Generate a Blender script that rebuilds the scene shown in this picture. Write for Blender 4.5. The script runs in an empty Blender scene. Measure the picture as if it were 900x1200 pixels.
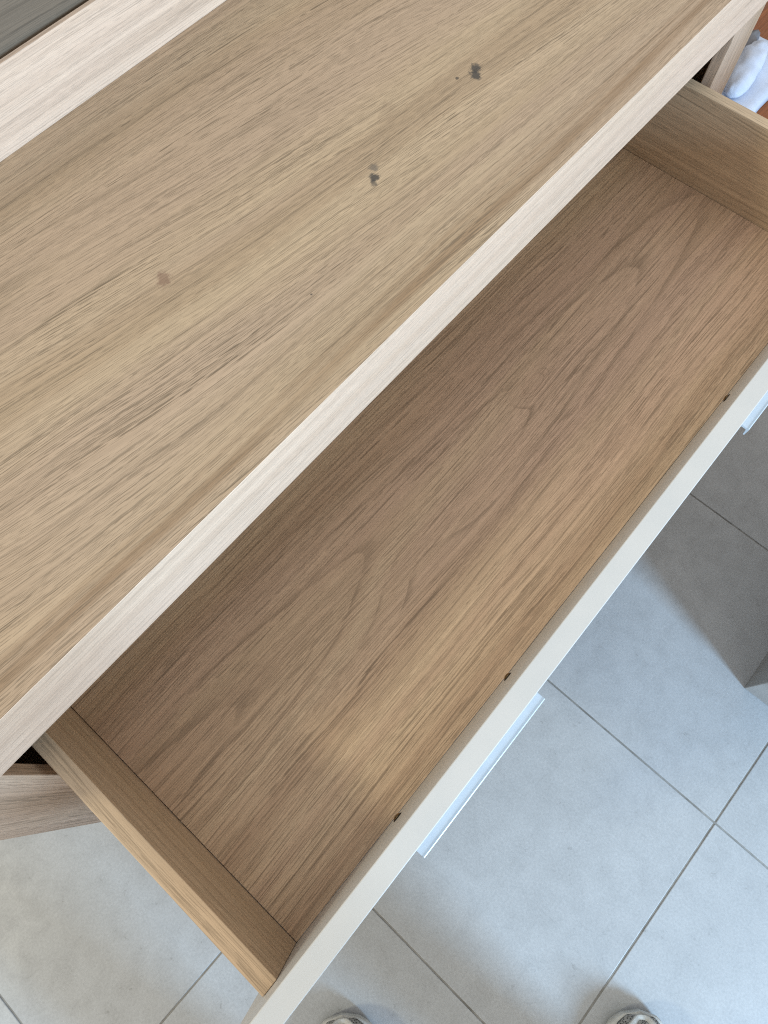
import bpy, bmesh, math, random
from mathutils import Vector, Matrix, noise as mnoise

random.seed(7)
scene = bpy.context.scene
C = scene.collection

# ------------------------------------------------------------------ camera
cam_d = bpy.data.cameras.new('camera')
cam = bpy.data.objects.new('camera', cam_d)
C.objects.link(cam)
cam_d.sensor_fit = 'VERTICAL'
cam_d.sensor_height = 36.0
cam_d.sensor_width = 27.0
cam_d.lens = 36.0 * 801.15 / 1200.0
cam_d.clip_start = 0.01
cam_d.clip_end = 100
CAM_ROT = (0.3610, 0.0055, -0.8577)
cam.location = (0, 0, 1.25)
cam.rotation_euler = CAM_ROT
scene.camera = cam

# ------------------------------------------------------------------ light
world = bpy.data.worlds.new('World')
scene.world = world
world.use_nodes = True
bg = world.node_tree.nodes['Background']
bg.inputs['Color'].default_value = (1.0, 0.98, 0.94, 1)
bg.inputs['Strength'].default_value = 0.88

def area_light(name, loc, target, sx, sy, power, color):
    d = bpy.data.lights.new(name, 'AREA')
    d.shape = 'RECTANGLE'; d.size = sx; d.size_y = sy
    d.energy = power; d.color = color
    o = bpy.data.objects.new(name, d); C.objects.link(o)
    o.location = loc
    o.rotation_euler = (Vector(target) - Vector(loc)).to_track_quat('-Z', 'Y').to_euler()
    return o
# tall narrow window behind the photographer (cool daylight, low in the room)
area_light('window_light', (-0.10, -2.45, 1.40), (0.20, 0.10, 0.65), 0.40, 1.20, 102, (0.46, 0.72, 1.0))
# warm lamp high on the left, deeper in the room: its light falls over the drawer side and the desk edge
area_light('room_lamp', (-2.50, 1.40, 2.60), (0.0, 0.1, 0.5), 0.40, 0.40, 36, (1.0, 0.96, 0.72))

vs = scene.view_settings
vs.view_transform = 'Standard'
vs.look = 'None'
vs.exposure = 0.14
vs.gamma = 1.0
vs.use_curve_mapping = False
scene.render.engine = 'CYCLES'
scene.cycles.use_denoising = False
scene.cycles.max_bounces = 6
scene.cycles.diffuse_bounces = 4
scene.cycles.glossy_bounces = 2
scene.cycles.pixel_filter_type = 'BLACKMAN_HARRIS'
scene.cycles.filter_width = 1.1

# ------------------------------------------------------------------ helpers
def lin(r, g, b):
    f = lambda c: (c / 255 / 12.92) if c / 255 <= 0.04045 else ((c / 255 + 0.055) / 1.055) ** 2.4
    return (f(r), f(g), f(b), 1)

def empty(name, loc, label=None, cat=None, rz=0, group=None):
    o = bpy.data.objects.new(name, None); C.objects.link(o)
    o.location = loc; o.rotation_euler = (0, 0, rz)
    o.empty_display_size = 0.05
    if label: o['label'] = label
    if cat: o['category'] = cat
    if group: o['group'] = group
    return o

def obj(name, bm, mat, parent=None, smooth=False, origin=(0, 0, 0)):
    """link bm as ONE mesh object; coordinates are given in the world and moved to the parent's frame"""
    me = bpy.data.meshes.new(name)
    if any(origin):
        bmesh.ops.translate(bm, verts=bm.verts, vec=-Vector(origin))
    bmesh.ops.recalc_face_normals(bm, faces=bm.faces)
    bm.to_mesh(me); bm.free()
    if mat: me.materials.append(mat)
    for p in me.polygons: p.use_smooth = smooth
    o = bpy.data.objects.new(name, me); C.objects.link(o)
    if parent: o.parent = parent
    return o

def add_box(bm, x0, x1, y0, y1, z0, z1, bev=0.0, seg=2):
    b2 = bmesh.new()
    bmesh.ops.create_cube(b2, size=1)
    for v in b2.verts:
        v.co = Vector(((x0 + x1) / 2 + v.co.x * (x1 - x0), (y0 + y1) / 2 + v.co.y * (y1 - y0), (z0 + z1) / 2 + v.co.z * (z1 - z0)))
    if bev > 0:
        bmesh.ops.bevel(b2, geom=list(b2.edges), offset=bev, segments=seg, affect='EDGES', profile=0.5)
    tmp = bpy.data.meshes.new('tmp'); b2.to_mesh(tmp); b2.free()
    bm.from_mesh(tmp); bpy.data.meshes.remove(tmp)

def box(name, x0, x1, y0, y1, z0, z1, mat, parent=None, origin=(0, 0, 0), bev=0.001, seg=2):
    bm = bmesh.new(); add_box(bm, x0, x1, y0, y1, z0, z1, bev, seg)
    return obj(name, bm, mat, parent, origin=origin)

class NT:
    """small node-tree helper"""
    def __init__(self, name):
        self.m = bpy.data.materials.new(name); self.m.use_nodes = True
        self.t = self.m.node_tree; self.t.nodes.clear()
        self.out = self.t.nodes.new('ShaderNodeOutputMaterial')
        self.b = self.t.nodes.new('ShaderNodeBsdfPrincipled')
        self.t.links.new(self.b.outputs[0], self.out.inputs[0])
    def link(self, a, b): self.t.links.new(a, b)
    def put(self, sock, val):
        if hasattr(val, 'links') or isinstance(val, bpy.types.NodeSocket): self.link(val, sock)
        else: sock.default_value = val
    def math(self, op, a, b=0.0, c=None, clamp=False):
        n = self.t.nodes.new('ShaderNodeMath'); n.operation = op; n.use_clamp = clamp
        self.put(n.inputs[0], a); self.put(n.inputs[1], b)
        if c is not None: self.put(n.inputs[2], c)
        return n.outputs[0]
    def comb(self, x, y, z=0.0):
        n = self.t.nodes.new('ShaderNodeCombineXYZ')
        for i, q in enumerate((x, y, z)): self.put(n.inputs[i], q)
        return n.outputs[0]
    def noise(self, vec, scale=1.0, detail=2.0, rough=0.5, dist=0.0):
        n = self.t.nodes.new('ShaderNodeTexNoise')
        self.put(n.inputs['Vector'], vec); n.inputs['Scale'].default_value = scale
        n.inputs['Detail'].default_value = detail; n.inputs['Roughness'].default_value = rough
        n.inputs['Distortion'].default_value = dist
        return n.outputs['Fac']
    def noise1(self, w, detail=2.0, rough=0.5):
        n = self.t.nodes.new('ShaderNodeTexNoise'); n.noise_dimensions = '1D'
        self.put(n.inputs['W'], w); n.inputs['Scale'].default_value = 1.0
        n.inputs['Detail'].default_value = detail; n.inputs['Roughness'].default_value = rough
        return n.outputs['Fac']
    def range(self, v, a, b, c=0.0, d=1.0, smooth=True):
        n = self.t.nodes.new('ShaderNodeMapRange'); n.interpolation_type = 'SMOOTHSTEP' if smooth else 'LINEAR'
        self.put(n.inputs['Value'], v)
        n.inputs['From Min'].default_value = a; n.inputs['From Max'].default_value = b
        n.inputs['To Min'].default_value = c; n.inputs['To Max'].default_value = d
        return n.outputs['Result']
    def mix(self, fac, a, b, mode='MIX'):
        n = self.t.nodes.new('ShaderNodeMix'); n.data_type = 'RGBA'; n.blend_type = mode
        self.put(n.inputs['Factor'], fac); self.put(n.inputs['A'], a); self.put(n.inputs['B'], b)
        return [o for o in n.outputs if o.type == 'RGBA'][0]
    def coord(self):
        n = self.t.nodes.new('ShaderNodeTexCoord'); s = self.t.nodes.new('ShaderNodeSeparateXYZ')
        self.link(n.outputs['Object'], s.inputs[0])
        return n.outputs['Object'], s.outputs
    def bump(self, h, strength, dist):
        n = self.t.nodes.new('ShaderNodeBump'); n.inputs['Strength'].default_value = strength
        n.inputs['Distance'].default_value = dist; self.link(h, n.inputs['Height'])
        self.link(n.outputs[0], self.b.inputs['Normal'])
    def finish(self, color, rough, spec=0.5):
        self.put(self.b.inputs['Base Color'], color); self.put(self.b.inputs['Roughness'], rough)
        self.b.inputs['Specular IOR Level'].default_value = spec
        return self.m

def wood(name, axis, light, dark, tint, v0=0.0, w0=0.08, kx=0.05, seed=0.0, pore=0.55, ring=0.5,
         ringf=60.0, wav=0.03, rough=0.5, spec=0.35, spots=(), knots=(), streaks=(), wref=0.0, shift=None, streak=0.5, poref=1.0):
    """oak laminate: growth rings cut by the board (cathedral grain), fine pores running along them"""
    n = NT(name)
    vec, s = n.coord()
    order = {'X': (0, 1, 2), 'Y': (1, 0, 2), 'Z': (2, 0, 1)}[axis]
    u, v, w = (s[i] for i in order)
    v = n.math('ADD', v, n.math('MULTIPLY', n.math('SUBTRACT', w, wref), 0.9))
    us = n.math('ADD', u, seed * 3.17)
    # low-frequency waviness of the grain
    n1 = n.noise(n.comb(n.math('MULTIPLY', us, 1.6), n.math('MULTIPLY', v, 8.0), seed), 1.0, 2.0, 0.5)
    n2 = n.noise(n.comb(n.math('MULTIPLY', us, 0.7), n.math('MULTIPLY', v, 1.5), seed + 9), 1.0, 1.0, 0.5)
    a = n.math('ADD', n.math('SUBTRACT', v, v0), n.math('MULTIPLY', n.math('SUBTRACT', n1, 0.5), wav))
    if shift:                                 # grain that runs askew over part of the board
        s0, s1, s2, k = shift
        w1 = n.math('MULTIPLY', n.range(v, s0, s1), n.range(v, s2, s1))
        a = n.math('ADD', a, n.math('MULTIPLY', n.math('MULTIPLY', w1, k), n.math('ADD', u, 0.2)))
    b = n.math('ADD', n.math('MULTIPLY', u, kx), n.math('ADD', n.math('MULTIPLY', n.math('SUBTRACT', n2, 0.5), wav), w0))
    kd = None
    for (ku, kv, kr, kamp) in knots:          # grain bending round an eye
        du = n.math('DIVIDE', n.math('SUBTRACT', u, ku), kr * 2.4); dv = n.math('DIVIDE', n.math('SUBTRACT', v, kv), kr)
        d2 = n.math('ADD', n.math('MULTIPLY', du, du), n.math('MULTIPLY', dv, dv))
        g = n.math('POWER', 2.718, n.math('MULTIPLY', d2, -1.0))
        b = n.math('ADD', b, n.math('MULTIPLY', g, kamp))
    q = n.math('ADD', a, seed)                # coordinate across the grain for the pores
    r = n.math('SQRT', n.math('ADD', n.math('MULTIPLY', a, a), n.math('MULTIPLY', b, b)))
    rs = n.math('ADD', r, seed)
    # broad bands and thin late-wood lines
    band = n.noise1(n.math('MULTIPLY', rs, ringf), 2.0, 0.5)
    line_j = n.noise(n.comb(n.math('MULTIPLY', us, 6.0), n.math('MULTIPLY', q, 60.0), seed), 1.0, 2.0, 0.6)
    # growth rings: each ends in a thin dark late-wood line, sharp on one side
    wob = n.noise(n.comb(n.math('MULTIPLY', us, 14.0), n.math('MULTIPLY', q, 40.0), seed + 8), 1.0, 2.0, 0.5)
    ph = n.math('ADD', n.math('MULTIPLY', rs, ringf * 2.3), n.math('ADD', n.math('MULTIPLY', band, 1.6), n.math('MULTIPLY', wob, 0.16)))
    ph = n.math('FRACT', ph)
    line = n.math('MULTIPLY', n.math('MULTIPLY', n.range(ph, 0.0, 0.03), n.range(ph, 0.24, 0.03)), n.range(line_j, 0.36, 0.60, 0.12, 1.0))
    fine = n.noise(n.comb(n.math('MULTIPLY', us, 4.0), n.math('MULTIPLY', q, 300.0 * poref), seed + 4), 1.0, 3.0, 0.65)
    # vessel pores: thin dashes strung along the grain
    def dashes(fq, du, so, w, lo, hi):
        ridge = n.noise(n.comb(n.math('MULTIPLY', us, 2.0 * poref), n.math('MULTIPLY', q, fq * poref), seed + so), 1.0, 0.0)
        cut = n.noise(n.comb(n.math('MULTIPLY', us, du * poref), n.math('MULTIPLY', q, fq * 1.3 * poref), seed + so + 0.5), 1.0, 1.0)
        return n.math('MULTIPLY', n.range(n.math('ABSOLUTE', n.math('SUBTRACT', ridge, 0.5)), w, w * 0.25), n.range(cut, lo, hi))
    pden = n.noise(n.comb(n.math('MULTIPLY', us, 2.5), n.math('MULTIPLY', rs, 45.0), seed + 6), 1.0, 2.0, 0.5)
    pd = n.range(pden, 0.30, 0.62, 0.5, 1.0)
    pmask = n.math('MAXIMUM', n.math('MULTIPLY', dashes(430.0, 34.0, 2.0, 0.062, 0.40, 0.53), pd), n.math('MULTIPLY', dashes(720.0, 56.0, 3.0, 0.085, 0.40, 0.54), 0.75))
    patch = n.noise(n.comb(n.math('MULTIPLY', us, 1.3), n.math('MULTIPLY', q, 13.0), seed + 5), 1.0, 2.0, 0.5)
    col = n.mix(n.range(band, 0.30, 0.72), light, dark)
    col = n.mix(n.range(patch, 0.34, 0.66, 0.0, 0.8), col, tint)
    col = n.mix(n.math('MULTIPLY', line, ring), col, tuple(c * 0.50 for c in dark[:3]) + (1,))
    for (sv, sw, sd) in streaks:              # a single darker stripe of the print
        dd = n.math('ABSOLUTE', n.math('ADD', n.math('SUBTRACT', v, sv), n.math('MULTIPLY', n.math('SUBTRACT', n1, 0.5), 0.014)))
        col = n.mix(n.math('MULTIPLY', n.range(dd, sw, sw * 0.2), n.range(line_j, 0.25, 0.6, 0.4 * sd, sd)), col, (dark[0] * 0.62, dark[1] * 0.53, dark[2] * 0.45, 1))
    f = n.range(fine, 0.28, 0.72, 1.0 + 0.26 * streak, 1.0 - 0.30 * streak, False)
    col = n.mix(1.0, col, n.comb(f, f, f), 'MULTIPLY')
    pm = n.math('MULTIPLY', pmask, pore)
    col = n.mix(pm, col, tuple(c * 0.34 for c in dark[:3]) + (1,))
    for (su, sv, sr, el, dens, colr) in spots:   # stains on the surface, ragged outline
        nz = n.noise(vec, 150.0, 4.0, 0.75)
        du = n.math('SUBTRACT', s[0], su); dv = n.math('SUBTRACT', s[1], sv)
        # main axis of the stain points to the camera side
        p = n.math('ADD', n.math('MULTIPLY', du, 0.72), n.math('MULTIPLY', dv, 0.69))
        q = n.math('SUBTRACT', n.math('MULTIPLY', dv, 0.72), n.math('MULTIPLY', du, 0.69))
        d = n.math('SQRT', n.math('ADD', n.math('POWER', n.math('DIVIDE', p, sr * el), 2.0), n.math('POWER', n.math('DIVIDE', q, sr), 2.0)))
        d = n.math('ADD', d, n.math('MULTIPLY', n.math('SUBTRACT', nz, 0.5), 2.6))
        col = n.mix(n.range(d, 1.25, 0.55, 0.0, dens), col, colr)
    rg = n.math('ADD', n.math('MULTIPLY', pm, 0.2), n.range(fine, 0.3, 0.7, rough - 0.05, rough + 0.06))
    n.bump(n.math('ADD', n.math('MULTIPLY', pmask, -1.0), n.math('MULTIPLY', fine, 0.25)), 0.25, 0.0004)
    return n.finish(col, rg, spec)

# ------------------------------------------------------------------ materials
def m_tile():
    n = NT('porcelain_tile')
    vec, s = n.coord()
    oi = n.t.nodes.new('ShaderNodeObjectInfo')
    off = n.t.nodes.new('ShaderNodeVectorMath'); off.operation = 'ADD'
    n.link(vec, off.inputs[0])
    n.link(n.comb(n.math('MULTIPLY', oi.outputs['Random'], 37.0), n.math('MULTIPLY', oi.outputs['Random'], 91.0), 0.0), off.inputs[1])
    v = off.outputs[0]
    cloud = n.noise(v, 5.0, 4.0, 0.55, 0.6)
    mid = n.noise(v, 26.0, 4.0, 0.65, 0.4)
    spk = n.noise(v, 260.0, 2.0, 0.6)
    pit = n.noise(v, 95.0, 3.0, 0.7, 1.2)
    col = n.mix(n.range(cloud, 0.32, 0.68), lin(170, 172, 174), lin(164, 166, 168))
    col = n.mix(n.range(mid, 0.35, 0.70, 0.0, 0.45), col, lin(150, 151, 152))
    f = n.range(spk, 0.3, 0.7, 0.92, 1.07, False)
    col = n.mix(1.0, col, n.comb(f, f, f), 'MULTIPLY')
    col = n.mix(n.math('MULTIPLY', n.range(pit, 0.60, 0.70), n.range(mid, 0.5, 0.65, 0.0, 0.45)), col, lin(116, 115, 113))
    n.bump(n.math('ADD', n.math('MULTIPLY', spk, 0.5), mid), 0.12, 0.0006)
    return n.finish(col, n.range(mid, 0.3, 0.7, 0.34, 0.48), 0.45)

def m_grout():
    n = NT('grout')
    vec, s = n.coord()
    k = n.noise(vec, 60.0, 4.0, 0.7); g = n.noise(vec, 9.0, 2.0, 0.6)
    col = n.mix(n.range(k, 0.3, 0.7), lin(128, 126, 122), lin(148, 146, 142))
    col = n.mix(n.range(g, 0.5, 0.65, 0, 0.6), col, lin(92, 88, 82))
    n.bump(k, 0.4, 0.001)
    return n.finish(col, 0.85, 0.2)

def m_plain(name, c0, c1, rough=0.5, spec=0.4, scale=30.0, bump=0.05, bd=0.0005, fine=400.0):
    n = NT(name)
    vec, s = n.coord()
    k = n.noise(vec, scale, 3.0, 0.6); f = n.noise(vec, fine, 2.0, 0.6)
    col = n.mix(n.range(k, 0.3, 0.7), c0, c1)
    n.bump(n.math('ADD', f, n.math('MULTIPLY', k, 0.4)), bump, bd)
    return n.finish(col, n.range(k, 0.3, 0.7, rough - 0.05, rough + 0.05), spec)

TILE = m_tile()
GROUT = m_grout()
WALL = wood('grey_brown_wall', 'X', lin(132, 117, 99), lin(114, 101, 86), lin(124, 109, 93), seed=8.3, pore=0.35, ring=0.4, ringf=30.0, rough=0.55, spec=0.3)
WHITE = m_plain('white_melamine', lin(197, 195, 191), lin(192, 191, 188), 0.42, 0.4, 18.0, 0.04, 0.0004, 700.0)
WHITE_EDGE = m_plain('white_edge', lin(236, 238, 238), lin(230, 232, 232), 0.3, 0.5, 18.0, 0.02, 0.0003, 700.0)
ALU = m_plain('satin_white_metal', lin(196, 204, 210), lin(190, 198, 206), 0.32, 0.6, 40.0, 0.03, 0.0002, 900.0)
def m_metal(name, c, rough):
    n = NT(name); vec, s = n.coord(); k = n.noise(vec, 300.0, 2.0, 0.6)
    n.b.inputs['Metallic'].default_value = 1.0
    return n.finish(c, n.range(k, 0.3, 0.7, rough - 0.08, rough + 0.08), 0.5)
SCREW = m_metal('dark_brass', (0.28, 0.20, 0.11, 1), 0.28)
HOLE_SHADE = m_plain('hole_shade', (0.02, 0.016, 0.012, 1), (0.03, 0.02, 0.015, 1), 0.7, 0.2)  # near-black colour standing in for the shade of a recess
BOX_GREY = m_plain('grey_laminate', lin(176, 175, 172), lin(164, 163, 160), 0.5, 0.3, 9.0, 0.1, 0.0006, 200.0)
BROWN = wood('brown_wood', 'X', lin(150, 84, 38), lin(118, 62, 26), lin(136, 74, 32), seed=5.1, rough=0.4, pore=0.4)
LACE = m_plain('lace_white', lin(214, 213, 208), lin(200, 200, 196), 0.8, 0.2, 60.0, 0.4, 0.001, 900.0)
CLOTH = m_plain('white_cloth', lin(200, 207, 222), lin(188, 196, 212), 0.8, 0.2, 40.0, 0.4, 0.001, 900.0)
SHADE_GREY = m_plain('shade_grey', lin(120, 120, 124), lin(100, 100, 106), 0.85, 0.2, 40.0, 0.4, 0.001, 900.0)  # grey that paints the shadow on top of the bag's bulge
RUBBER = m_plain('shoe_rubber', lin(196, 195, 190), lin(176, 175, 170), 0.6, 0.3, 60.0, 0.4, 0.001, 500.0)
def m_mesh_fabric():
    n = NT('mesh_fabric'); vec, s = n.coord()
    v = n.t.nodes.new('ShaderNodeTexVoronoi'); v.inputs['Scale'].default_value = 330.0
    n.link(vec, v.inputs['Vector'])
    d = v.outputs['Distance']
    col = n.mix(n.range(d, 0.2, 0.6), lin(62, 62, 62), lin(150, 149, 145))
    n.bump(d, 0.6, 0.001)
    return n.finish(col, 0.85, 0.2)
MESH = m_mesh_fabric()
DENIM = m_plain('dark_trousers', lin(52, 56, 66), lin(40, 44, 54), 0.85, 0.2, 60.0, 0.4, 0.001, 900.0)

L1, D1, T1 = lin(186, 163, 136), lin(165, 142, 116), lin(170, 150, 128)
OAK_TOP = wood('oak_top', 'X', lin(184, 161, 132), lin(171, 147, 119), lin(176, 152, 129), wref=0.75, v0=0.065, w0=0.075, kx=0.05, seed=1.3,
               pore=0.84, ring=0.40, ringf=30.0, wav=0.035, rough=0.5, spec=0.4, shift=(-0.30, -0.05, 0.30, 0.15), streaks=[(-0.190, 0.009, 0.75), (-0.178, 0.006, 0.35)], poref=1.5, streak=0.36,
               spots=[(0.2162, -0.0616, 0.0058, 1.1, 0.9, lin(62, 59, 56)), (0.2080, -0.0688, 0.0062, 1.1, 0.9, lin(62, 59, 56)),
                      (0.0460, -0.0714, 0.0048, 1.1, 0.6, lin(84, 80, 76)), (0.0362, -0.0799, 0.0052, 1.1, 0.9, lin(62, 59, 56)), (0.0312, -0.0842, 0.0034, 1.1, 0.7, lin(66, 62, 58)),
                      (-0.1765, -0.0152, 0.0068, 1.3, 0.6, lin(118, 88, 72)), (0.109, -0.0356, 0.011, 1.6, 0.2, lin(112, 90, 72)),
                      (0.1925, -0.0570, 0.0020, 1.0, 0.8, lin(60, 56, 52)), (-0.1024, -0.1275, 0.0016, 1.0, 0.8, lin(60, 56, 52))])
OAK_EDGE = wood('pale_oak_edge', 'X', lin(224, 198, 174), lin(208, 181, 157), lin(219, 192, 170), v0=-0.3, w0=0.12, kx=0.02, seed=2.7,
                pore=0.42, ring=0.25, ringf=60.0, wav=0.012, rough=0.45, spec=0.45, streak=0.35, poref=1.35)
OAK_BOTTOM = wood('oak_drawer_bottom', 'X', lin(210, 184, 154), lin(194, 165, 137), lin(202, 171, 148), wref=0.0321, v0=0.018, w0=0.085, kx=0.055, seed=3.9,
                  pore=0.70, ring=0.55, ringf=34.0, wav=0.035, rough=0.5, spec=0.35,
                  knots=[(0.118, 0.015, 0.012, 0.035), (-0.16, -0.02, 0.035, 0.02)])
OAK_SIDE = wood('oak_drawer_side', 'Y', lin(202, 178, 148), lin(187, 161, 131), lin(194, 168, 140), v0=-0.1, w0=0.2, kx=0.05, seed=4.4,
                pore=0.5, ring=0.35, ringf=40.0, wav=0.03, rough=0.5, spec=0.35)
OAK_LEG = wood('oak_leg', 'Z', lin(200, 175, 150), lin(180, 154, 128), lin(190, 164, 144), v0=0.3, w0=0.1, kx=0.04, seed=6.2,
               pore=0.6, ring=0.4, ringf=40.0, wav=0.03, rough=0.5, spec=0.35)
OAK_PANEL = wood('oak_panel', 'Y', lin(172, 150, 126), lin(150, 130, 108), lin(160, 142, 122), seed=7.7, rough=0.5, spec=0.3)

# ------------------------------------------------------------------ floor and wall (setting)
TH = -0.0209; TS = 0.474; GAP = 0.0027
floor = box('floor', -3.2, 3.6, -2.6, 3.0, -0.06, -0.0014, GROUT, bev=0)
floor['kind'] = 'structure'
bm = bmesh.new()
h = (TS - GAP) / 2
add_box(bm, -h, h, -h, h, -0.012, 0.0, 0.0012, 2)
tile_me = bpy.data.meshes.new('tile'); bm.to_mesh(tile_me); bm.free(); tile_me.materials.append(TILE)
ct, st = math.cos(TH), math.sin(TH)
for i in range(-4, 7):
    for j in range(-3, 7):
        px = 0.3033 + TS * (i + 0.5); py = -0.4585 + TS * (j + 0.5)
        X, Y = px * ct - py * st, px * st + py * ct
        if not (-2.0 < X < 3.2 and -1.7 < Y < 2.7): continue
        o = bpy.data.objects.new('tile', tile_me); C.objects.link(o)
        o.location = (X, Y, random.uniform(-0.0004, 0.0004))
        o.rotation_euler = (random.uniform(-0.0012, 0.0012), random.uniform(-0.0012, 0.0012), TH + random.choice((0, math.pi / 2, math.pi, -math.pi / 2)))
        o.parent = floor

# wall behind the desk (its face 12 mm behind the back board)
wall = box('wall', -0.30, 3.4, 0.6575, 0.80, 0.0, 0.91, WALL, bev=0.004)
wall['kind'] = 'structure'

# ------------------------------------------------------------------ desk
TX0, TX1 = -0.2776, 0.9929
TY0, TY1 = 0.2280, 0.6464
ZT, ZS = 0.750, 0.6731
base = ((TX0 + TX1) / 2, (TY0 + TY1) / 2, 0.0)
desk = empty('desk', base, 'pale oak desk with stained top, light edge band and raised back board', 'desk')
P = dict(parent=desk, origin=base)
box('tabletop', TX0 + 0.0012, TX1 - 0.0012, TY0 + 0.0006, TY1, ZT - 0.022, ZT, OAK_TOP, bev=0.0001, **P)
box('edge_band', TX0, TX1, TY0, TY0 + 0.0005, ZS, ZT - 0.0001, OAK_EDGE, bev=0.0002, seg=1, **P)
box('front_rail', TX0 + 0.0015, TX1 - 0.0015, TY0 + 0.0015, TY0 + 0.018, ZS + 0.0003, ZT - 0.0224, OAK_PANEL, bev=0.0004, **P)
for s in (0, 1):   # L-shaped legs: front board and side panel
    x0 = TX0 if s == 0 else TX1 - 0.0745
    box('leg', x0, x0 + 0.0745, TY0 + 0.0005, TY0 + 0.0155, 0.0, ZS - 0.0012, OAK_LEG, bev=0.001, **P)
    xs = TX0 if s == 0 else TX1 - 0.018
    box('side_panel', xs, xs + 0.018, TY0 + 0.0185, TY1, 0.0, ZT - 0.0225, OAK_PANEL, bev=0.001, **P)
box('back_board', TX0, TX1, TY1 + 0.0003, TY1 + 0.0058, ZT - 0.05, ZT + 0.072, OAK_EDGE, bev=0.0006, **P)
box('back_panel', TX0 + 0.019, TX1 - 0.019, TY1 - 0.02, TY1 - 0.008, 0.30, ZT - 0.0225, OAK_PANEL, bev=0.0006, **P)
box('carcass_bottom', TX0 + 0.019, TX1 - 0.019, TY0 + 0.021, TY1 - 0.021, 0.44, 0.456, OAK_PANEL, bev=0.0006, **P)
for s in (0, 1):   # runner rails beside the drawer
    xa = -0.2025 if s == 0 else 0.9095
    box('drawer_runner', xa, xa + 0.0085, TY0 + 0.03, TY1 - 0.03, 0.50, 0.535, SCREW, bev=0.0006, **P)

# ------------------------------------------------------------------ drawer, pulled out
DX0, DX1 = -0.17715, 0.8925
TD = 0.0159; ZD = 0.6067; ZB = 0.4821; YF = -0.0353; TF = 0.0189; ZF = 0.6691
YB = 0.330
dbase = ((DX0 + DX1) / 2, (YF + YB) / 2, 0.0)
dbase = (dbase[0], dbase[1], 0.45)
drawer = empty('drawer', dbase, 'long open oak drawer with white front and two pull handles', 'drawer')
P = dict(parent=drawer, origin=dbase)
box('drawer_bottom', DX0 + 0.0008, DX1 - 0.0012, YF + 0.0004, YB - 0.0005, ZB - 0.006, ZB, OAK_BOTTOM, bev=0.0003, **P)
box('drawer_side', DX0 - TD, DX0, YF + 0.0003, YB, 0.462, ZD, OAK_SIDE, bev=0.0007, **P)
box('drawer_side', DX1, DX1 + TD, YF + 0.0003, YB, 0.462, ZD, OAK_SIDE, bev=0.0007, **P)
box('drawer_back', DX0 - TD, DX1 + TD, YB + 0.0004, YB + TD, 0.462, ZD, OAK_SIDE, bev=0.0007, **P)
box('drawer_front', -0.226, 0.941, YF - TF, YF, 0.40, ZF, WHITE, bev=0.0009, seg=3, **P)

def handle(x0, x1, z):
    """profile pull: back plate on the front, grip ledge, rounded down-turned lip"""
    yo = YF - TF
    prof = [(-0.0003, 0.006), (-0.0020, 0.006), (-0.0022, 0.0004), (-0.0215, 0.0), (-0.0236, 0.0010), (-0.0246, 0.0004), (-0.0246, -0.0125), (-0.0238, -0.0135), (-0.0228, -0.0125),
            (-0.0224, -0.0036), (-0.0212, -0.0022), (-0.0024, -0.0018), (-0.0020, -0.016), (-0.0003, -0.016)]
    bm = bmesh.new()
    A = [bm.verts.new((x0, yo + a, z + b)) for a, b in prof]; B = [bm.verts.new((x1, yo + a, z + b)) for a, b in prof]
    m = len(prof)
    for i in range(m): bm.faces.new((A[i], A[(i + 1) % m], B[(i + 1) % m], B[i]))
    bm.faces.new(A); bm.faces.new(list(reversed(B)))
    bmesh.ops.bevel(bm, geom=[e for e in bm.edges if abs(e.verts[0].co.x - e.verts[1].co.x) < 1e-6], offset=0.0003, segments=1, affect='EDGES')
    return obj('handle', bm, ALU, drawer, origin=dbase)
ZH = 0.512
handle(-0.0375, 0.1600, ZH)
handle(0.5750, 0.7725, ZH)

def screw(x, z):
    y = YF
    bm = bmesh.new()
    N = 20
    prof = [(0.0046, 0.0002), (0.0044, 0.0014), (0.0030, 0.0026), (0.0014, 0.0030), (0.0009, 0.0018)]
    rings = [[bm.verts.new((x + r * math.cos(2 * math.pi * k / N), y + d, z + r * math.sin(2 * math.pi * k / N))) for k in range(N)] for r, d in prof]
    for a, b in zip(rings, rings[1:]):
        for k in range(N): bm.faces.new((a[k], a[(k + 1) % N], b[(k + 1) % N], b[k]))
    bm.faces.new(rings[-1])
    o = obj('screw', bm, SCREW, drawer, smooth=True, origin=dbase)
    bm = bmesh.new()
    R = [[bm.verts.new((x + r * math.cos(2 * math.pi * k / N), y + d, z + r * math.sin(2 * math.pi * k / N))) for k in range(N)] for r, d in ((0.0058, 0.0003), (0.0048, 0.0012), (0.0046, 0.0002))]
    for a, b in zip(R, R[1:]):
        for k in range(N): bm.faces.new((a[k], a[(k + 1) % N], b[(k + 1) % N], b[k]))
    obj('hole_shade_ring', bm, HOLE_SHADE, o, origin=dbase)  # raised ring painted dark as recess shade; no hole is cut
    o2 = bpy.data.objects
    return o
for x, z in ((-0.0265, 0.524), (0.151, 0.520), (0.586, 0.524), (0.7615, 0.524)): screw(x, z)

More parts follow.
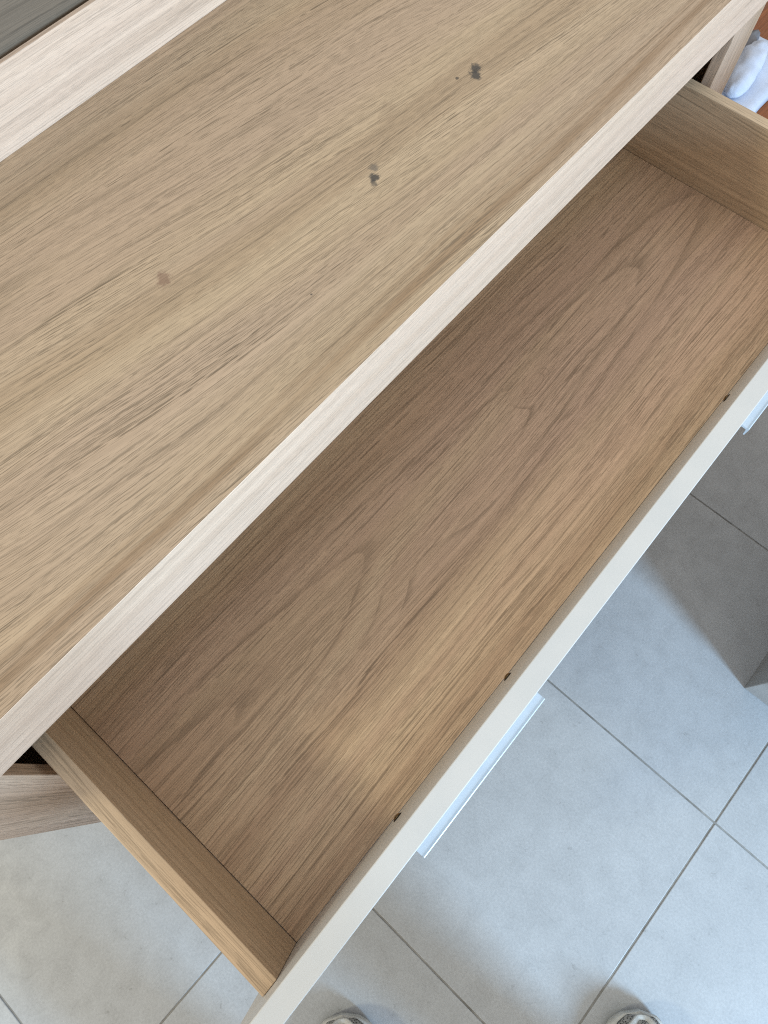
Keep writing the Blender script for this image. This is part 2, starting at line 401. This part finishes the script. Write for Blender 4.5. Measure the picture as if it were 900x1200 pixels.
# ------------------------------------------------------------------ grey cabinet at the right edge
cb = (0.84, -0.66, 0.0)
cab = empty('cabinet', cb, 'grey cabinet whose corner stands on the tiles at the right edge', 'cabinet')
P = dict(parent=cab, origin=cb)
box('body', 0.517, 1.16, -0.93, -0.389, 0.0, 0.46, BOX_GREY, bev=0.0015, **P)
box('cabinet_top', 0.510, 1.17, -0.94, -0.383, 0.4605, 0.482, BOX_GREY, bev=0.002, **P)
for k in range(2):
    y1 = -0.405 - k * 0.262
    d = box('door', 0.504, 0.5165, y1 - 0.258, y1, 0.10, 0.452, BOX_GREY, bev=0.0015, **P)
    box('door_knob', 0.484, 0.5038, (y1 - 0.03 if k else y1 - 0.235), (y1 - 0.016 if k else y1 - 0.221), 0.30, 0.314, SCREW, d, origin=cb, bev=0.003)

# ------------------------------------------------------------------ brown bench with a white bag behind the right leg
bb = (1.33, 0.32, 0.0)
bench = empty('bench', bb, 'brown wooden bench behind the right leg of the desk', 'bench')
P = dict(parent=bench, origin=bb)
for k in range(4):
    y = 0.03 + k * 0.145
    box('slat', 1.03, 1.66, y, y + 0.1445, 0.428, 0.450, BROWN, bev=0.0015, **P)
box('apron', 1.06, 1.63, 0.06, 0.08, 0.35, 0.4275, BROWN, bev=0.001, **P)
box('apron', 1.06, 1.63, 0.56, 0.58, 0.35, 0.4275, BROWN, bev=0.001, **P)
for x in (1.05, 1.60):
    for y in (0.082, 0.515): box('leg', x, x + 0.045, y, y + 0.045, 0.0, 0.4275, BROWN, bev=0.002, **P)

def bag():
    o0 = (1.15, 0.30, 0.450)
    t = empty('bag', o0, 'bluish white soft bag with the shadow on its bulge added as a grey roll, lying on the brown bench', 'bag')
    # flat part: a thick soft slab with wrinkles
    bm = bmesh.new()
    NX, NY = 40, 44
    x0, x1, y0, y1 = 1.035, 1.281, 0.196, 0.44
    def hgt(x, y, s):
        e = min(x - x0, x1 - x, y - y0, y1 - y)
        h = 0.010 * min(1, max(0, e / 0.010)) ** 0.5
        return 0.4515 + s * (h + 0.004 * min(1, e / 0.02) * mnoise.noise(Vector((x * 26, y * 26, 1.3)))) 
    g = [[[bm.verts.new((x0 + (x1 - x0) * i / NX + 0.003 * mnoise.noise(Vector((i * .3, j * .2, 4))), y0 + (y1 - y0) * j / NY + 0.003 * mnoise.noise(Vector((i * .2, j * .3, 9))),
           max(0.4505, hgt(x0 + (x1 - x0) * i / NX, y0 + (y1 - y0) * j / NY, s)))) for j in range(NY + 1)] for i in range(NX + 1)] for s in (0, 1)]
    for s in (0, 1):
        for i in range(NX):
            for j in range(NY): bm.faces.new((g[s][i][j], g[s][i + 1][j], g[s][i + 1][j + 1], g[s][i][j + 1]))
    bmesh.ops.remove_doubles(bm, verts=bm.verts, dist=1e-5)
    obj('flat_part', bm, CLOTH, t, smooth=True, origin=o0)
    # swollen folded edge
    def lump(name, p, q, rad, mat, seed, flat=0.8):
        bm = bmesh.new()
        M, N = 26, 24
        p, q = Vector(p), Vector(q); ax = (q - p).normalized(); sd = ax.cross(Vector((0, 0, 1))).normalized(); up = sd.cross(ax)
        rr = []
        for a in range(M + 1):
            f = a / M; th = math.pi * f
            c = p.lerp(q, 0.5 - 0.5 * math.cos(th)); r = rad * math.sin(th) ** 0.7 if 0 < a < M else 0.0002
            ring = []
            for k in range(N):
                an = 2 * math.pi * k / N
                d = sd * math.cos(an) + up * math.sin(an) * flat
                n_ = mnoise.noise(Vector((f * 7 + seed, math.cos(an) * 1.4, math.sin(an) * 1.4))) * 0.28 + mnoise.noise(Vector((f * 18 + seed, math.cos(an) * 4, math.sin(an) * 4))) * 0.10
                ring.append(bm.verts.new(c + d * r * (1 + n_)))
            rr.append(ring)
        for a, b in zip(rr, rr[1:]):
            for k in range(N): bm.faces.new((a[k], a[(k + 1) % N], b[(k + 1) % N], b[k]))
        bm.faces.new(rr[0]); bm.faces.new(list(reversed(rr[-1])))
        return obj(name, bm, mat, t, smooth=True, origin=o0)
    lump('folded_edge', (1.105, 0.240, 0.474), (1.236, 0.262, 0.474), 0.0215, CLOTH, 2.0)
    lump('shade_roll', (1.185, 0.278, 0.472), (1.268, 0.284, 0.468), 0.011, SHADE_GREY, 5.0)  # added roll whose grey stands in for shadow on the bulge
bag()

# ------------------------------------------------------------------ the person: mesh sneakers at the bottom edge, body behind the camera
d = Vector((0.751, 0.661, 0)).normalized(); pl = Vector((-d.y, d.x, 0))
toeL = Vector((-0.302, -0.175, 0)); toeR = Vector((-0.012, -0.502, 0))
person_loc = (toeL + toeR) / 2 - d * 0.2
person = empty('person', person_loc, 'person standing in pale grey mesh sneakers at the bottom edge', 'person')

def shoe(toe, side, rz):
    """local frame: +Y to the toe, toe tip at the origin"""
    L = 0.285
    def width(t):   # t: 0 toe .. 1 heel ; half widths (outer, inner)
        key = [(0, 0.0), (0.02, 0.026), (0.06, 0.040), (0.14, 0.049), (0.28, 0.052), (0.45, 0.045), (0.62, 0.036), (0.80, 0.034), (0.93, 0.030), (0.985, 0.018), (1, 0.0)]
        for (a, b), (c, e) in zip(key, key[1:]):
            if t <= c: return b + (e - b) * (t - a) / (c - a)
        return 0
    ts = [0, 0.006, 0.02, 0.04, 0.07, 0.11, 0.16, 0.22, 0.28, 0.36, 0.45, 0.54, 0.63, 0.72, 0.80, 0.87, 0.93, 0.97, 0.99, 1]
    mx = Matrix.Translation(toe - Vector(person_loc)) @ Matrix.Rotation(rz, 4, 'Z')
    def tf(p): return mx @ Vector(p)
    def cx(t): return side * (0.010 * math.sin(math.pi * min(1, t * 1.3)) - 0.006)
    def loft(name, sections, mat, par):
        bm = bmesh.new(); rr = [[bm.verts.new(tf(p)) for p in s] for s in sections]
        m = len(rr[0])
        for a, b in zip(rr, rr[1:]):
            for k in range(m): bm.faces.new((a[k], a[(k + 1) % m], b[(k + 1) % m], b[k]))
        bm.faces.new(rr[0]); bm.faces.new(list(reversed(rr[-1])))
        bmesh.ops.remove_doubles(bm, verts=bm.verts, dist=1e-5)
        return obj(name, bm, mat, par, smooth=True)
    root = empty('shoe', (0, 0, 0)); root.parent = person
    # sole: rounded rand
    secs = []
    for t in ts:
        w = max(width(t), 0.0006); z0 = 0.001 + 0.012 * max(0, 1 - t / 0.12) ** 2; z1 = 0.026 + 0.004 * t
        y = -t * L; c = cx(t)
        secs.append([(c - w, y, z0 + 0.004), (c - w * 1.04, y, (z0 + z1) / 2), (c - w * 1.0, y, z1 - 0.003), (c - w * 0.92, y, z1), (c + w * 0.92, y, z1), (c + w * 1.0, y, z1 - 0.003), (c + w * 1.04, y, (z0 + z1) / 2), (c + w, y, z0 + 0.004), (c + w * .9, y, z0), (c - w * .9, y, z0)])
    loft('sole', secs, RUBBER, root)
    # upper: dome
    def top(t):
        key = [(0, 0.030), (0.02, 0.040), (0.07, 0.052), (0.16, 0.060), (0.30, 0.070), (0.45, 0.088), (0.58, 0.098), (0.75, 0.092), (1, 0.105)]
        for (a, b), (c, e) in zip(key, key[1:]):
            if t <= c: return b + (e - b) * (t - a) / (c - a)
    secs = []
    for t in ts:
        t2 = 0.018 + t * 0.968
        w = max(width(t2) * 0.90 - 0.002, 0.0005); c = cx(t2); z1 = top(t); y = -t2 * L
        s = []
        for k in range(15):
            an = math.pi * k / 14
            s.append((c - w * math.cos(an), y, 0.0265 + (z1 - 0.0265) * math.sin(an) ** 0.75))
        secs.append(s)
    up = loft('upper', secs, MESH, root)
    # pale overlay bands following the toe outline
    def band(name, ta, tb, hs, hw, mat, lift):
        bm = bmesh.new(); prev = None
        pts = []
        for k in range(41):
            f = k / 40; sgn = -1 + 2 * f
            t = ta + (tb - ta) * abs(sgn) ** 2.2
            t2 = 0.018 + t * 0.968; w = max(width(t2) * 0.90 - 0.002, 0.0005); c = cx(t2); z1 = top(t)
            ca = math.copysign(abs(sgn) ** 0.55 * hs, sgn)
            an = math.acos(max(-1, min(1, -ca)))
            pts.append(Vector((c + w * ca * 1.02, -t2 * L, 0.0265 + (z1 - 0.0265) * math.sin(an) ** 0.75 + lift)))
        rings = []
        for k, p in enumerate(pts):
            tg = (pts[min(k + 1, 40)] - pts[max(k - 1, 0)]).normalized(); nz = Vector((0, 0, 1)); sd = tg.cross(nz).normalized(); nz = sd.cross(tg)
            rings.append([bm.verts.new(tf(p + sd * hw * math.cos(q) + nz * hw * 0.35 * math.sin(q))) for q in [2 * math.pi * i / 8 for i in range(8)]])
        for a, b in zip(rings, rings[1:]):
            for i in range(8): bm.faces.new((a[i], a[(i + 1) % 8], b[(i + 1) % 8], b[i]))
        bm.faces.new(rings[0]); bm.faces.new(list(reversed(rings[-1])))
        obj(name, bm, mat, root, smooth=True)
    band('toe_rand', 0.004, 0.34, 0.985, 0.0052, RUBBER, 0.002)
    band('toe_piping', 0.045, 0.36, 0.80, 0.0022, LACE, 0.002)
    for k in range(4):   # laces
        t = 0.34 + k * 0.06; z = top(t) + 0.002
        bm = bmesh.new(); rings = []
        for i in range(9):
            f = -1 + i / 4; p = Vector((cx(t) + f * 0.020, -t * L, z - 0.008 * f * f + 0.003))
            rings.append([bm.verts.new(tf(p + Vector((0, 0.003 * math.cos(q), 0.0018 * math.sin(q))))) for q in [2 * math.pi * j / 8 for j in range(8)]])
        for a, b in zip(rings, rings[1:]):
            for i in range(8): bm.faces.new((a[i], a[(i + 1) % 8], b[(i + 1) % 8], b[i]))
        bm.faces.new(rings[0]); bm.faces.new(list(reversed(rings[-1])))
        obj('lace', bm, LACE, root, smooth=True)
rzf = math.atan2(d.y, d.x) - math.pi / 2
shoe(toeL, 1, rzf + 0.10)
shoe(toeR, -1, rzf - 0.10)

def body():
    me = bpy.data.meshes.new('body')
    V, E, R = [], [], []
    def v(p, r, prev=None):
        V.append(tuple(Vector(p) - Vector(person_loc))); R.append(r)
        if prev is not None: E.append((prev, len(V) - 1))
        return len(V) - 1
    c0 = person_loc + Vector((0, 0, 0)) - d * 0.10
    up = lambda f, s, z: c0 + d * f + pl * s + Vector((0, 0, z))
    pel = v(up(0, 0, 0.93), (0.15, 0.11))
    wa = v(up(0.02, 0, 1.10), (0.14, 0.10), pel)
    ch = v(up(0.06, 0, 1.30), (0.15, 0.11), wa)
    nk = v(up(0.15, 0, 1.44), (0.06, 0.06), ch)
    hd = v(up(0.25, 0, 1.54), (0.085, 0.10), nk)
    v(up(0.30, 0, 1.65), (0.075, 0.085), hd)
    for s, toe in ((1, toeL), (-1, toeR)):
        hip = v(up(0, s * 0.10, 0.86), (0.09, 0.09), pel)
        an = toe - d * 0.205
        kn = v(Vector((an.x, an.y, 0)).lerp(up(0, s * .12, 0), 0.4) + d * 0.03 + Vector((0, 0, 0.49)), (0.078, 0.08), hip)
        ca = v(Vector((an.x, an.y, 0.32)) - d * 0.01, (0.075, 0.078), kn)
        v(Vector((an.x, an.y, 0.085)), (0.068, 0.07), ca)
        sh = v(up(0.06, s * 0.18, 1.38), (0.055, 0.055), ch)
        el = v(up(0.03, s * 0.25, 1.15), (0.042, 0.042), sh)
        hb_ = up(0.10, s * 0.27, 0.93)          # relaxed hand, fingers slightly curled
        wr = v(hb_, (0.027, 0.030), el)
        pm = v(hb_ + d * 0.01 - Vector((0, 0, 0.06)), (0.018, 0.036), wr)
        for k in range(4):
            b_ = hb_ + d * (0.030 - 0.019 * k) - Vector((0, 0, 0.105))
            f1 = v(b_, (0.009, 0.009), pm)
            f2 = v(b_ - Vector((0, 0, 0.034)) - pl * s * 0.006, (0.0085, 0.0085), f1)
            v(b_ - Vector((0, 0, 0.058 - 0.005 * abs(k - 1))) - pl * s * 0.020, (0.0075, 0.0075), f2)
        th = v(hb_ + d * 0.045 - Vector((0, 0, 0.060)) - pl * s * 0.012, (0.011, 0.011), pm)
        v(hb_ + d * 0.055 - Vector((0, 0, 0.092)) - pl * s * 0.018, (0.009, 0.009), th)
    me.from_pydata(V, E, [])
    o = bpy.data.objects.new('body', me); C.objects.link(o); o.parent = person
    sk = o.modifiers.new('skin', 'SKIN'); sk.use_smooth_shade = True
    for i, r in enumerate(R):
        me.skin_vertices[0].data[i].radius = r
    me.skin_vertices[0].data[0].use_root = True
    su = o.modifiers.new('sub', 'SUBSURF'); su.levels = 1; su.render_levels = 1
    me.materials.append(DENIM)
body()
